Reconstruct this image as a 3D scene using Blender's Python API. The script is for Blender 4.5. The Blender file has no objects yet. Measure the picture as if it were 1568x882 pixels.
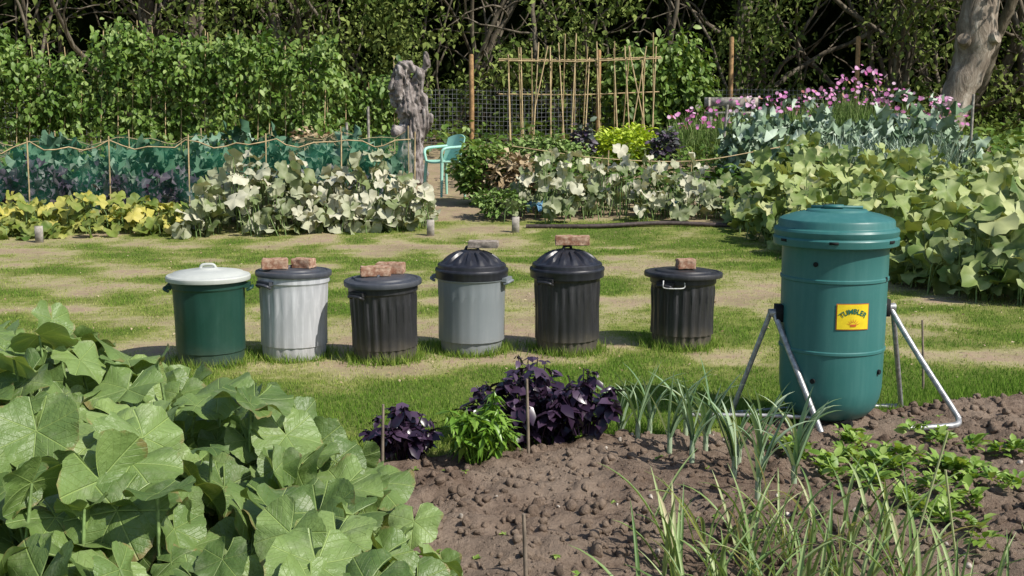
import bpy, math, numpy as np
from mathutils import Vector
rng=np.random.default_rng(11)
U=lambda a,b,n=None: rng.uniform(a,b,n)
scene=bpy.context.scene
scene.view_settings.view_transform='Standard'; scene.view_settings.look='None'; scene.view_settings.exposure=0
# ------------------------------------------------------------ noise
_tab=np.random.default_rng(3).random((256,256))
def vn(x,y):
    xi=np.floor(x).astype(int); yi=np.floor(y).astype(int); fx=x-xi; fy=y-yi
    fx=fx*fx*(3-2*fx); fy=fy*fy*(3-2*fy)
    a=_tab[xi%256,yi%256];b=_tab[(xi+1)%256,yi%256];c=_tab[xi%256,(yi+1)%256];d=_tab[(xi+1)%256,(yi+1)%256]
    return (a*(1-fx)+b*fx)*(1-fy)+(c*(1-fx)+d*fx)*fy
def fbm(x,y,s=1.0,o=4):
    x=np.asarray(x,float)*s+37.2; y=np.asarray(y,float)*s+11.7; r=0;a=.5;t=0
    for i in range(o):
        r=r+a*vn(x,y); t+=a; x,y=x*1.62-y*1.22+5.1, x*1.22+y*1.62+9.3; a*=.5
    return r/t
def gz(x,y):
    x=np.asarray(x,float); y=np.asarray(y,float)
    return .08*np.clip(y-15,0,13)+.02*np.clip(y-28,0,30)+.03*(fbm(x,y,.6,2)-.5)
def dryness(x,y):
    d=.38*fbm(x,y,.5,3)+.62*fbm(x+7,y,2.0,5)
    d=d+.05*np.exp(-((y-8.6)/1.6)**2)+.08*np.exp(-((y-13.2)/1.6)**2-((x+6)/3)**2)
    for bx,by in ((-1.5,7.4),(-.8,7.3),(-.28,7.6),(.5,8.2),(1.4,7.9),(-.05,8.4)): d=d+.10*np.exp(-((x-bx)/.45)**2-((y-by)/.35)**2)
    d=d-.22*np.exp(-((y-6.2)/1.0)**2)+.35*np.clip((y-16.6)/.8,0,1)
    return np.clip((d-.41)*3.6,0,.95)
# ------------------------------------------------------------ mesh building
def mk(name,parts,mats,smooth=False,loc=None,parent=None,sharp=None):
    if not isinstance(mats,(list,tuple)): mats=[mats]
    vs=[];lp=[];tt=[];rn=[];lu=[];mi=[];off=0
    for p in parts:
        V=np.asarray(p['v'],float); F=np.asarray(p['f'],int); n=len(V)
        vs.append(V); lp.append((F+off).ravel()); tt.append(np.full(len(F),F.shape[1]))
        r=p.get('r'); rn.append(np.full(n,.5) if r is None else (np.full(n,r) if np.isscalar(r) else r))
        l=p.get('l'); lu.append(np.zeros((n,3)) if l is None else l)
        mi.append(np.full(len(F),p.get('m',0))); off+=n
    V=np.concatenate(vs);L=np.concatenate(lp);T=np.concatenate(tt)
    me=bpy.data.meshes.new(name)
    me.vertices.add(len(V)); me.vertices.foreach_set('co',V.ravel().astype(np.float32))
    me.loops.add(len(L)); me.loops.foreach_set('vertex_index',L.astype(np.int32))
    me.polygons.add(len(T)); st=np.concatenate([[0],np.cumsum(T)[:-1]])
    me.polygons.foreach_set('loop_start',st.astype(np.int32))
    me.polygons.foreach_set('material_index',np.concatenate(mi).astype(np.int32))
    me.update(calc_edges=True)
    a=me.attributes.new('rnd','FLOAT','POINT'); a.data.foreach_set('value',np.concatenate(rn).astype(np.float32))
    a=me.attributes.new('luv','FLOAT_VECTOR','POINT'); a.data.foreach_set('vector',np.concatenate(lu).ravel().astype(np.float32))
    if smooth or sharp: me.shade_smooth()
    if sharp: me.set_sharp_from_angle(angle=math.radians(sharp))
    for m in mats: me.materials.append(m)
    ob=bpy.data.objects.new(name,me); scene.collection.objects.link(ob)
    if loc is not None: ob.location=loc
    if parent is not None: ob.parent=parent
    return ob
def empty(name,loc,rz=0):
    e=bpy.data.objects.new(name,None); e.empty_display_size=.2; e.location=loc; e.rotation_euler=(0,0,rz); scene.collection.objects.link(e); return e
def orient(yaw,pitch,roll,sc):
    cy,sy,cd,sd=np.cos(yaw),np.sin(yaw),np.cos(pitch),np.sin(pitch)
    x=np.stack([cy*cd,sy*cd,-sd],1); s=np.stack([-sy,cy,0*cy],1); n=np.stack([sd*cy,sd*sy,cd],1)
    cr,sr=np.cos(roll)[:,None],np.sin(roll)[:,None]
    s2=s*cr+n*sr; n2=n*cr-s*sr
    M=np.stack([x,s2,n2],2)
    return M*np.reshape(sc,(-1,1,1))
def inst(t,T,M,r,m=0):
    tv,tf=t[0],t[1]; tl=t[2] if len(t)>2 else tv; n=len(T);k=len(tv)
    V=(np.einsum('nij,kj->nki',M,tv)+T[:,None,:]).reshape(-1,3)
    F=(tf[None]+(np.arange(n)*k)[:,None,None]).reshape(-1,tf.shape[1])
    return dict(v=V,f=F,r=np.repeat(r,k),l=np.tile(tl,(n,1)),m=m)
def tube(P,R,seg=6,r=.5,m=0,cap=True):
    P=np.asarray(P,float); n=len(P); R=np.full(n,R) if np.isscalar(R) else np.asarray(R,float)
    t=np.gradient(P,axis=0); t/=np.linalg.norm(t,axis=1)[:,None]+1e-9
    ref=np.array([0,0,1.]) if abs(t[:,2]).mean()<.8 else np.array([1.,0,0])
    a=np.cross(t,ref); a/=np.linalg.norm(a,axis=1)[:,None]+1e-9; b=np.cross(t,a)
    th=np.arange(seg)*2*np.pi/seg
    V=(P[:,None]+R[:,None,None]*(np.cos(th)[None,:,None]*a[:,None]+np.sin(th)[None,:,None]*b[:,None])).reshape(-1,3)
    i=np.arange(n-1)[:,None]*seg; j=np.arange(seg)[None]; j2=(j+1)%seg
    F=np.stack([i+j,i+j2,i+seg+j2,i+seg+j],2).reshape(-1,4)
    if cap:
        jj=np.arange(seg); jk=(jj+1)%seg; c0=n*seg
        V=np.concatenate([V,[P[0]],[P[-1]]])
        tri=np.concatenate([np.stack([jk,jj,np.full(seg,c0)],1),np.stack([(n-1)*seg+jj,(n-1)*seg+jk,np.full(seg,c0+1)],1)])
        return [dict(v=V[:c0],f=F,r=r,m=m),dict(v=V,f=tri,r=r,m=m)]
    return [dict(v=V,f=F,r=r,m=m)]
def catmull(P,n=8):
    P=np.asarray(P,float); Q=np.concatenate([[2*P[0]-P[1]],P,[2*P[-1]-P[-2]]]); out=[]
    for i in range(1,len(Q)-2):
        for t in np.linspace(0,1,n,endpoint=False):
            out.append(.5*((2*Q[i])+(-Q[i-1]+Q[i+1])*t+(2*Q[i-1]-5*Q[i]+4*Q[i+1]-Q[i+2])*t*t+(-Q[i-1]+3*Q[i]-3*Q[i+1]+Q[i+2])*t**3))
    out.append(P[-1]); return np.array(out)
def lathe(prof,seg,rf=None,zf=None,m=0):
    prof=np.asarray(prof,float); n=len(prof); th=np.arange(seg)*2*np.pi/seg
    r=prof[:,0][:,None]*np.ones(seg); z=prof[:,1][:,None]*np.ones(seg)
    if rf is not None: r=r+rf(r,z,th[None])
    if zf is not None: z=z+zf(r,z,th[None])
    V=np.stack([r*np.cos(th),r*np.sin(th),z],2).reshape(-1,3)
    i=np.arange(n-1)[:,None]*seg; j=np.arange(seg)[None]; j2=(j+1)%seg
    F=np.stack([i+j,i+j2,i+seg+j2,i+seg+j],2).reshape(-1,4)
    return dict(v=V,f=F,m=m)
def box(c,s,rz=0,rx=0,m=0,r=.5):
    v=np.array([[x,y,z] for x in(-.5,.5) for y in(-.5,.5) for z in(-.5,.5)])*np.array(s)
    cx,sx=math.cos(rx),math.sin(rx); v=v@np.array([[1,0,0],[0,cx,-sx],[0,sx,cx]]).T
    c_,s_=math.cos(rz),math.sin(rz); v=v@np.array([[c_,-s_,0],[s_,c_,0],[0,0,1]]).T+np.array(c)
    f=np.array([[0,1,3,2],[4,6,7,5],[0,4,5,1],[2,3,7,6],[0,2,6,4],[1,5,7,3]])
    return dict(v=v,f=f,m=m,r=r)
def in_poly(P,poly):
    x,y=P[:,0],P[:,1]; c=np.zeros(len(P),bool); n=len(poly)
    for i in range(n):
        x1,y1=poly[i];x2,y2=poly[(i+1)%n]
        k=((y1>y)!=(y2>y))&(x<(x2-x1)*(y-y1)/((y2-y1) or 1e-9)+x1); c^=k
    return c
def poly_d(P,poly):
    d=np.full(len(P),1e9); P=P[:,:2]
    for i in range(len(poly)):
        a=np.array(poly[i]);b=np.array(poly[(i+1)%len(poly)]); ab=b-a
        t=np.clip(((P-a)@ab)/(ab@ab),0,1); d=np.minimum(d,np.linalg.norm(P-a-t[:,None]*ab,axis=1))
    return d
# ------------------------------------------------------------ templates
T_leaf=(np.array([[0,0,0],[.4,.30,.07],[.4,-.30,.07],[.5,0,0],[1,0,-.15]]),np.array([[0,3,1],[1,3,4],[0,2,3],[2,4,3]]))
T_oval=(np.array([[0,0,0],[.3,.27,.06],[.3,-.27,.06],[.33,0,0],[.7,.24,0],[.7,-.24,0],[.7,0,-.06],[1,0,-.2]]),
        np.array([[0,3,1],[0,2,3],[1,3,6],[1,6,4],[2,6,3],[2,5,6],[4,6,7],[6,5,7]]))
T_narrow=(T_leaf[0]*np.array([1,.45,1]),T_leaf[1])
def big_leaf(na,rings,seed,T=55,ser=.02,lobe=.16,wav=.06,R0=.5,fold=.05,pw=.7):
    g=np.random.default_rng(seed); th=np.radians(np.linspace(-168,168,na)); Tr=math.radians(T)
    c=.5+.5*np.cos(2*np.pi*th/Tr); R=R0*((1-lobe)+lobe*c**pw+.03*np.cos(th))
    R=R*(1-.25*np.clip((np.abs(th)-2.5)/.4,0,1)**2)+R0*ser*np.sin(th*31)+R0*.09*np.interp(th,np.linspace(-3,3,12),g.uniform(-1,1,12))
    ph=g.uniform(0,6,3); cup=g.uniform(-.25,.25); dr=g.uniform(.0,.4); sf=g.uniform(-.15,.3)
    V=[[0,0,0]]; L=[[0,0,0]]
    for r in rings:
        for a,Ra,ca in zip(th,R,c):
            x=r*Ra*math.cos(a);y=r*Ra*math.sin(a)
            z=-cup*r*r*.5+fold*r*(1-ca)*(1-.3*r)+wav*r*r*math.sin(2*a+ph[0])+wav*.8*r**3*math.sin(5*a+ph[1])+wav*.35*r**4*math.sin(9*a+ph[2])-dr*max(x,0)**2+sf*abs(y)
            V.append([x,y,z]); L.append([x/R0,y/R0,0])
    F=[]
    for i in range(na-1): F.append([0,1+i,2+i])
    for k in range(len(rings)-1):
        for i in range(na-1):
            a=1+k*na+i;b=a+na; F.append([a,b,b+1]); F.append([a,b+1,a+1])
    return (np.array(V),np.array(F),np.array(L))
T_big=[big_leaf(54,[.2,.45,.7,.88,1],s,fold=.035,wav=.06,lobe=.085,ser=.014,pw=.6) for s in range(12)]
T_med=[big_leaf(20,[.5,1],s,wav=.10,ser=0,lobe=.2) for s in range(7)]
T_kale=[big_leaf(19,[.5,1],s+20,T=30,lobe=.35,wav=.25,ser=.1) for s in range(5)]
# ------------------------------------------------------------ materials
def newmat(name):
    m=bpy.data.materials.new(name); m.use_nodes=True; nt=m.node_tree; nt.nodes.clear()
    return m,nt,nt.nodes.new,nt.links.new
def ramp(nt,fac,cols,pos=None):
    r=nt.nodes.new('ShaderNodeValToRGB'); e=r.color_ramp.elements; n=len(cols)
    pos=pos or [i/(n-1) for i in range(n)]
    while len(e)<n: e.new(.5)
    for i in range(n): e[i].position=pos[i]; e[i].color=(*cols[i][:3],1)
    if fac is not None: nt.links.new(fac,r.inputs[0])
    return r.outputs[0]
def noise(nt,scale,det=4,vec=None,rough=.55,dist=0):
    n=nt.nodes.new('ShaderNodeTexNoise'); n.inputs['Scale'].default_value=scale; n.inputs['Detail'].default_value=det
    n.inputs['Roughness'].default_value=rough; n.inputs['Distortion'].default_value=dist
    if vec is None:
        tc=nt.nodes.new('ShaderNodeTexCoord'); vec=tc.outputs['Object']
    nt.links.new(vec,n.inputs['Vector']); return n.outputs['Fac']
def mth(nt,op,a,b=None,c=None,clamp=False):
    n=nt.nodes.new('ShaderNodeMath'); n.operation=op; n.use_clamp=clamp
    for i,v in enumerate((a,b,c)):
        if v is None: continue
        if isinstance(v,(int,float)): n.inputs[i].default_value=v
        else: nt.links.new(v,n.inputs[i])
    return n.outputs[0]
def mix(nt,f,a,b,mode='MIX'):
    n=nt.nodes.new('ShaderNodeMix'); n.data_type='RGBA'; n.blend_type=mode
    for i,v in ((0,f),(6,a),(7,b)):
        if isinstance(v,(int,float)): n.inputs[i].default_value=v
        elif isinstance(v,tuple): n.inputs[i].default_value=(*v[:3],1)
        else: nt.links.new(v,n.inputs[i])
    return n.outputs[2]
def sstep(nt,v,a,b,lo=0,hi=1):
    n=nt.nodes.new('ShaderNodeMapRange'); n.interpolation_type='SMOOTHSTEP'
    for i,x in enumerate((v,a,b,lo,hi)):
        if isinstance(x,(int,float)): n.inputs[i].default_value=x
        else: nt.links.new(x,n.inputs[i])
    return n.outputs[0]
def bump(nt,h,st=.3,d=.01):
    b=nt.nodes.new('ShaderNodeBump'); b.inputs['Strength'].default_value=st; b.inputs['Distance'].default_value=d
    nt.links.new(h,b.inputs['Height']); return b.outputs[0]
def prin(nt,col,rough=.6,norm=None,spec=.4,metal=0):
    if spec==0:
        p=nt.nodes.new('ShaderNodeBsdfDiffuse'); nt.links.new(col,p.inputs[0])
        if norm is not None: nt.links.new(norm,p.inputs['Normal'])
        return p.outputs[0]
    p=nt.nodes.new('ShaderNodeBsdfPrincipled')
    if isinstance(col,tuple): p.inputs['Base Color'].default_value=(*col[:3],1)
    else: nt.links.new(col,p.inputs['Base Color'])
    if isinstance(rough,(int,float)): p.inputs['Roughness'].default_value=rough
    else: nt.links.new(rough,p.inputs['Roughness'])
    p.inputs['Specular IOR Level'].default_value=spec; p.inputs['Metallic'].default_value=metal
    if norm is not None: nt.links.new(norm,p.inputs['Normal'])
    return p.outputs[0]
def out(nt,s):
    o=nt.nodes.new('ShaderNodeOutputMaterial'); nt.links.new(s,o.inputs[0])
def leafmat(name,cols,rough=.5,trans=.25,veins=False,pos=None,spec=.4,patch=.0,spots=None,nscale=6):
    m,nt,N,L=newmat(name)
    a=N('ShaderNodeAttribute'); a.attribute_name='rnd'
    c=ramp(nt,a.outputs['Fac'],cols,pos)
    if patch>0:
        n=noise(nt,nscale,2); c=mix(nt,sstep(nt,n,.35,.7,0,patch),c,tuple(min(1,x*1.5+.01) for x in cols[-1][:3]))
    nrm=None
    if veins:
        l=N('ShaderNodeAttribute'); l.attribute_name='luv'; s=N('ShaderNodeSeparateXYZ'); L(l.outputs['Vector'],s.inputs[0])
        th=mth(nt,'ABSOLUTE',mth(nt,'ARCTAN2',s.outputs[1],s.outputs[0])); r=N('ShaderNodeVectorMath'); r.operation='LENGTH'; L(l.outputs['Vector'],r.inputs[0]); r=r.outputs['Value']
        ad=mth(nt,'PINGPONG',th,math.radians(27.5)); d=mth(nt,'MULTIPLY',ad,r)
        v1=sstep(nt,d,.004,.024,1,0)
        d2=mth(nt,'PINGPONG',mth(nt,'SUBTRACT',r,mth(nt,'MULTIPLY',d,1.1)),.085); v2=sstep(nt,d2,.0,.012,.5,0)
        nf=noise(nt,42,4,rough=.6)
        v=mth(nt,'MAXIMUM',v1,v2)
        if spots: 
            sp=noise(nt,9,5,rough=.7); c=mix(nt,sstep(nt,sp,.50,.74,0,.55),c,spots)
            sp2=noise(nt,5,4,rough=.8); edge=sstep(nt,mth(nt,'ADD',r,mth(nt,'MULTIPLY',sp2,1.1)),1.52,1.66,0,.7); c=mix(nt,edge,c,(.28,.20,.08))
        c=mix(nt,mth(nt,'MULTIPLY',v,.42),c,tuple(min(1,x*1.5+.03) for x in cols[-1][:3]))
        h=mth(nt,'ADD',mth(nt,'MULTIPLY',v,-1.0),mth(nt,'MULTIPLY',nf,1.5)); nrm=bump(nt,h,.6,.007)
    p=prin(nt,c,rough,nrm,spec)
    if trans<=0: out(nt,p); return m
    t=N('ShaderNodeBsdfTranslucent'); L(mix(nt,1.0,c,(1.5,1.35,.55),'MULTIPLY'),t.inputs[0])
    ms=N('ShaderNodeMixShader'); ms.inputs[0].default_value=trans; L(p,ms.inputs[1]); L(t.outputs[0],ms.inputs[2]); out(nt,ms.outputs[0]); return m
def plastic(name,col,rough=.4,dirt=.5,streak=.2,lightcol=None,z0=.0):
    m,nt,N,L=newmat(name); tc=N('ShaderNodeTexCoord')
    mp=N('ShaderNodeMapping'); mp.inputs['Scale'].default_value=(14,14,1.2); L(tc.outputs['Object'],mp.inputs[0])
    n1=noise(nt,1.6,5,mp.outputs[0],.65); n2=noise(nt,22,5,None,.7); n3=noise(nt,4,4)
    lc=lightcol or tuple(min(.9,x*1.6+.03) for x in col)
    c=mix(nt,mth(nt,'MULTIPLY',sstep(nt,n1,.42,.75),streak),col,lc)
    c=mix(nt,sstep(nt,n2,.55,.8,0,.25),c,lc)
    s=N('ShaderNodeSeparateXYZ'); L(tc.outputs['Object'],s.inputs[0])
    dz=mth(nt,'ADD',s.outputs[2],mth(nt,'MULTIPLY',n3,.22))
    c=mix(nt,sstep(nt,dz,z0+.08,z0+.30,dirt,0),c,(.24,.20,.14))
    r=sstep(nt,n3,.3,.7,rough-.08,rough+.15)
    out(nt,prin(nt,c,r,bump(nt,n2,.12,.003),.45)); return m
def simple(name,col,rough=.6,metal=0,nscale=20,var=.4,bs=.3,bd=.004,col2=None):
    m,nt,N,L=newmat(name); n=noise(nt,nscale,5,None,.65)
    c=mix(nt,sstep(nt,n,.35,.7,0,1),tuple(x*(1-var) for x in col),col2 or tuple(min(1,x*(1+var)) for x in col))
    out(nt,prin(nt,c,rough,bump(nt,n,bs,bd),.4,metal)); return m
def bark(name,c1,c2,sc=6,bs=.9):
    m,nt,N,L=newmat(name); tc=N('ShaderNodeTexCoord'); mp=N('ShaderNodeMapping'); mp.inputs['Scale'].default_value=(1,1,.3); L(tc.outputs['Object'],mp.inputs[0])
    n=noise(nt,sc,6,mp.outputs[0],.7,.6); n2=noise(nt,sc*.3,3)
    c=ramp(nt,n,[tuple(x*.3 for x in c1),c1,c2],[.34,.5,.7]); c=mix(nt,sstep(nt,n2,.45,.65,0,.5),c,tuple(x*.6 for x in c1))
    out(nt,prin(nt,c,.85,bump(nt,n,bs,.05),.2)); return m
def ground_mat():
    m,nt,N,L=newmat('lawn_ground'); a=N('ShaderNodeAttribute'); a.attribute_name='rnd'
    n=noise(nt,9,6,None,.7); n2=noise(nt,1.7,4)
    f=mth(nt,'ADD',a.outputs['Fac'],mth(nt,'MULTIPLY',mth(nt,'SUBTRACT',n,.5),1.3))
    c=ramp(nt,f,[(.10,.15,.03),(.22,.24,.07),(.38,.34,.18),(.36,.27,.19)],[0,.35,.7,1])
    c=mix(nt,sstep(nt,n2,.4,.65,0,.3),c,(.15,.145,.06))
    out(nt,prin(nt,c,.95,bump(nt,n,.6,.03),0)); return m
def soil_mat():
    m,nt,N,L=newmat('soil'); n=noise(nt,14,8,None,.75); n2=noise(nt,1.6,4); n3=noise(nt,70,5,None,.7)
    c=ramp(nt,n,[(.09,.06,.043),(.22,.16,.12),(.36,.275,.21)],[.28,.5,.75])
    c=mix(nt,sstep(nt,n2,.4,.62,0,.5),c,(.38,.30,.23)); c=mix(nt,sstep(nt,n3,.6,.72,0,.4),c,(.07,.048,.034))
    h=mth(nt,'ADD',n,mth(nt,'MULTIPLY',n3,.5)); out(nt,prin(nt,c,.95,bump(nt,h,1,.03),0)); return m
M_ground=ground_mat(); M_soil=soil_mat()
def grass_mat():
    m,nt,N,L=newmat('grass'); a=N('ShaderNodeAttribute'); a.attribute_name='rnd'
    c=ramp(nt,a.outputs['Fac'],[(.14,.26,.035),(.28,.37,.075),(.46,.47,.17),(.60,.52,.31)],[0,.35,.7,1])
    p=prin(nt,c,.6,None,0); t=N('ShaderNodeBsdfTranslucent'); L(c,t.inputs[0]); ms=N('ShaderNodeMixShader'); ms.inputs[0].default_value=.3
    L(p,ms.inputs[1]);L(t.outputs[0],ms.inputs[2]); out(nt,ms.outputs[0]); return m
M_grass=grass_mat()
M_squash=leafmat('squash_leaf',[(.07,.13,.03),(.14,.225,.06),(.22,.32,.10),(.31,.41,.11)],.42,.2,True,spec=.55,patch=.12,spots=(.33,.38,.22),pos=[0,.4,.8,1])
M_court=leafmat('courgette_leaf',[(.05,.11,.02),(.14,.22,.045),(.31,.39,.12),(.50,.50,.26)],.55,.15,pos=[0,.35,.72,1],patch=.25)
M_pale=leafmat('mildewed_leaf',[(.06,.10,.025),(.16,.21,.07),(.46,.46,.33),(.60,.57,.44)],.6,.1,pos=[0,.31,.62,1],patch=.2)
M_yel=leafmat('yellowing_leaf',[(.08,.15,.02),(.20,.26,.04),(.54,.49,.09),(.58,.50,.22)],.6,.2,pos=[0,.40,.72,1],patch=.2)
M_bean=leafmat('bean_leaf',[(.045,.10,.014),(.13,.23,.035),(.32,.42,.13)],.5,.2)
M_beet=leafmat('dark_leaf',[(.03,.07,.012),(.08,.15,.03),(.16,.25,.06)],.4,0,spec=0)
M_kale=leafmat('brassica_leaf',[(.05,.11,.06),(.13,.23,.15),(.32,.42,.32)],.5,0,spec=0)
M_pkale=leafmat('purple_kale_leaf',[(.03,.02,.035),(.09,.06,.10),(.14,.14,.14),(.15,.21,.13)],.5,0)
M_sprout=leafmat('sprout_leaf',[(.10,.17,.09),(.30,.39,.27),(.56,.64,.53)],.5,0,spec=0)
M_lime=leafmat('lime_leaf',[(.28,.40,.02),(.46,.60,.05),(.60,.70,.12)],.5,.2)
M_basil=leafmat('purple_basil_leaf',[(.014,.006,.016),(.035,.018,.040),(.09,.055,.095)],.30,.05,spec=.6)
M_pep=leafmat('pepper_leaf',[(.08,.18,.015),(.16,.31,.035),(.27,.42,.08)],.35,.25)
M_leek=leafmat('leek_leaf',[(.12,.22,.10),(.25,.38,.21),(.46,.56,.39)],.4,.2)
M_onion=leafmat('onion_leaf',[(.12,.22,.06),(.27,.39,.14),(.46,.54,.26),(.56,.50,.31)],.45,.25,pos=[0,.5,.88,1])
M_seed=leafmat('seedling_leaf',[(.12,.23,.025),(.23,.37,.06),(.36,.48,.13)],.45,.25)
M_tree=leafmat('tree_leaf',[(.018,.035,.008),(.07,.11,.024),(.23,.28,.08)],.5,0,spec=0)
M_back=leafmat('shaded_hedge_leaf',[(.008,.013,.004),(.020,.032,.009),(.04,.06,.016)],.7,0,spec=0)  # near-black greens put the deep wood's shade into the leaf colour
M_feather=leafmat('cosmos_foliage',[(.09,.17,.035),(.19,.29,.08),(.30,.38,.15)],.6,0,spec=0)
M_pink=leafmat('pink_petal',[(.55,.12,.38),(.75,.30,.62),(.88,.66,.82)],.6,.3)
M_dry=leafmat('dry_leaf',[(.18,.125,.07),(.36,.27,.16),(.50,.41,.27)],.8,0,spec=0)
M_cane=simple('bamboo',(.52,.39,.21),.6,nscale=8,var=.25)
M_oldcane=simple('grey_cane',(.25,.20,.15),.8,nscale=8)
M_post=simple('post_wood',(.40,.24,.11),.85,nscale=9,var=.35)
M_grey=simple('weathered_board',(.34,.31,.27),.9,nscale=12)
M_wire=simple('fence_wire',(.26,.27,.28),.6,.3)
M_stem=simple('green_stem',(.18,.27,.09),.6,nscale=30)
M_bark=bark('bark',(.27,.22,.17),(.56,.50,.42),5); M_dbark=bark('dark_bark',(.15,.125,.09),(.34,.30,.23),5)
M_drift=bark('driftwood',(.28,.24,.22),(.66,.60,.56),9,1.0)
M_brick=simple('brick_clay',(.42,.20,.12),.9,nscale=30,var=.35,bs=.6,bd=.006,col2=(.58,.42,.30))
M_brick2=simple('brick_grey',(.29,.24,.20),.9,nscale=30,var=.3,bs=.6,bd=.006,col2=(.42,.36,.30))
M_steel=simple('galvanised_steel',(.42,.42,.42),.45,.5,nscale=40,var=.3,bs=.1)
M_teal=plastic('teal_plastic',(.040,.165,.155),.38,.18,.28,(.10,.26,.24))
M_dark=simple('dark_hole',(.006,.008,.008),.8)
M_blackp=plastic('black_plastic',(.024,.024,.027),.42,.5,.4,(.10,.10,.11))
M_greyp=plastic('grey_plastic',(.22,.245,.26),.45,.4,.3,(.33,.35,.36))
M_whitep=plastic('bleached_grey_plastic',(.44,.45,.47),.5,.35,.7,(.76,.77,.79))
M_greenp=plastic('green_plastic',(.014,.058,.042),.4,.3,.25,(.04,.11,.085))
M_lidpale=plastic('pale_lid_plastic',(.50,.52,.48),.5,0,.3,(.66,.67,.63),-5)
M_lidblack=plastic('black_lid_plastic',(.020,.021,.028),.36,0,.3,(.07,.072,.09),-5)
M_lidgrey=plastic('charcoal_lid_plastic',(.055,.06,.072),.45,0,.4,(.12,.125,.14),-5)
M_chair=simple('chair_green_plastic',(.36,.66,.54),.4,nscale=3,var=.1,bs=.05)
# ------------------------------------------------------------ terrain
xs=np.concatenate([[-600,-250,-100,-50,-30,-20,-16],np.arange(-13,15,.12),[16,20,30,50,100,250,600]])
ys=np.concatenate([[-600,-200,-60,-20,-6],np.arange(-2,36,.12),[38,42,50,70,120,300,900]])
X,Y=np.meshgrid(xs,ys); nx,ny=len(xs),len(ys)
Z=gz(X,Y); i=np.arange(ny-1)[:,None]*nx; j=np.arange(nx-1)[None]
F=np.stack([i+j,i+j+1,i+nx+j+1,i+nx+j],2).reshape(-1,4)
SB=lambda x: np.interp(x,[-6,-3,-.45,1.26,3,6,9],[4.8,5.0,5.25,5.85,6.55,7.7,8.6])+.14*(fbm(x,0*np.asarray(x),3,4)-.5)
Z=Z-.1*(Y<SB(X)-.25)*(np.abs(X)<9)*(Y>0)
mk('ground',[dict(v=np.stack([X,Y,Z],2).reshape(-1,3),f=F,r=dryness(X,Y).ravel())],M_ground,True)
xs=np.arange(-6,8,.025); ys=np.arange(1.2,8.6,.025); X,Y=np.meshgrid(xs,ys)
def soil_z(X,Y):
    ed=np.clip((SB(X)-Y)/.12,-1,1); return .05*ed-.01+.10*(fbm(X,Y,7,4)-.5)*(ed>-.2)+.05*(fbm(X,Y,20,3)-.5)+.05*(fbm(X,Y,1.2,2)-.5)
Z=soil_z(X,Y); ny,nx=X.shape; i=np.arange(ny-1)[:,None]*nx; j=np.arange(nx-1)[None]
F=np.stack([i+j,i+j+1,i+nx+j+1,i+nx+j],2).reshape(-1,4)
F=F[(Y[:-1,:-1]<SB(X[:-1,:-1])+.08).ravel()]
mk('soil_bed',[dict(v=np.stack([X,Y,Z],2).reshape(-1,3),f=F)],M_soil,True)
def ico(sub=1):
    import bmesh
    b=bmesh.new(); bmesh.ops.create_icosphere(b,subdivisions=sub,radius=1); v=np.array([x.co[:] for x in b.verts]); f=np.array([[q.index for q in x.verts] for x in b.faces]); b.free(); return v,f
iv,jf=ico(2)
clods=[]
for s in range(7):
    g=np.random.default_rng(s+50); w=iv.copy()
    for k in range(7):
        dd=g.normal(size=3); dd/=np.linalg.norm(dd); lim=g.uniform(.45,.8); pr=w@dd; w=w-np.clip(pr-lim,0,9)[:,None]*dd
    w*=g.uniform(.88,1.12,(len(w),1)); w*=g.uniform(.7,1.25,3); clods.append((w,jf))
parts=[];st=[]
def soil_pts(n,x0=-1.2,x1=5,y0=2.9,y1=7.6):
    P=np.stack([U(x0,x1,n),y0+(y1-y0)*rng.random(n)**1.3],1); return P[P[:,1]<SB(P[:,0])-.0]
for s in range(7):
    P=soil_pts(2300); n=len(P); sz_=.005+.028*rng.random(n)**4
    T=np.c_[P,soil_z(P[:,0],P[:,1])+sz_*.15]
    parts.append(inst(clods[s],T,orient(U(0,6.3,n),U(-1.6,1.6,n),U(-1.6,1.6,n),sz_),U(0,1,n)))
    P=soil_pts(32); n=len(P); sz_=U(.006,.015,n); T=np.c_[P,soil_z(P[:,0],P[:,1])+sz_*.5]
    st.append(inst(clods[s],T,orient(U(0,6.3,n),U(-.6,.6,n),U(-.6,.6,n),sz_),U(0,1,n)))
mk('soil_clods',parts,M_soil)
mk('pebbles',st,simple('pebble',(.50,.44,.37),.8,nscale=15),True)
# ------------------------------------------------------------ grass
def grass_parts(P,ln,wd,dry):
    n=len(P); a=U(0,6.3,n); b=U(0,6.3,n); le=U(.1,.75,n)*ln
    w=np.stack([np.cos(a)*wd,np.sin(a)*wd,0*a],1)
    tip=P+np.stack([np.cos(b)*le,np.sin(b)*le,ln],1)
    V=np.stack([P-w,P+w,tip],1).reshape(-1,3); F=np.arange(3*n).reshape(-1,3)
    return dict(v=V,f=F,r=np.repeat(np.clip(dry+U(-.25,.25,n),0,1),3))
n=380000
Yg=5.0*np.exp(rng.random(n)*math.log(17.5/5.0)); Xg=U(-1,1,n)*(.58*Yg+1.0)
d=dryness(Xg,Yg); keep=(Yg>SB(Xg)-.02)&(rng.random(n)>d*.8)
bins=[('a',-2.02,7.5),('b',-1.50,7.7),('c',-.86,7.6),('d',-.286,7.87),('e',.389,7.9),('f',1.225,8.1)]
Xg,Yg,d=Xg[keep],Yg[keep],d[keep]; n=len(Xg)
ln=U(.012,.032,n)*(1.15-.6*d)*(1+1.0*np.exp(-((Yg-SB(Xg)-.1)/.25)**2))*(1+.9*(fbm(Xg,Yg,2.2,3)-.5))
P=np.c_[Xg,Yg,gz(Xg,Yg)-.003]
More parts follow.
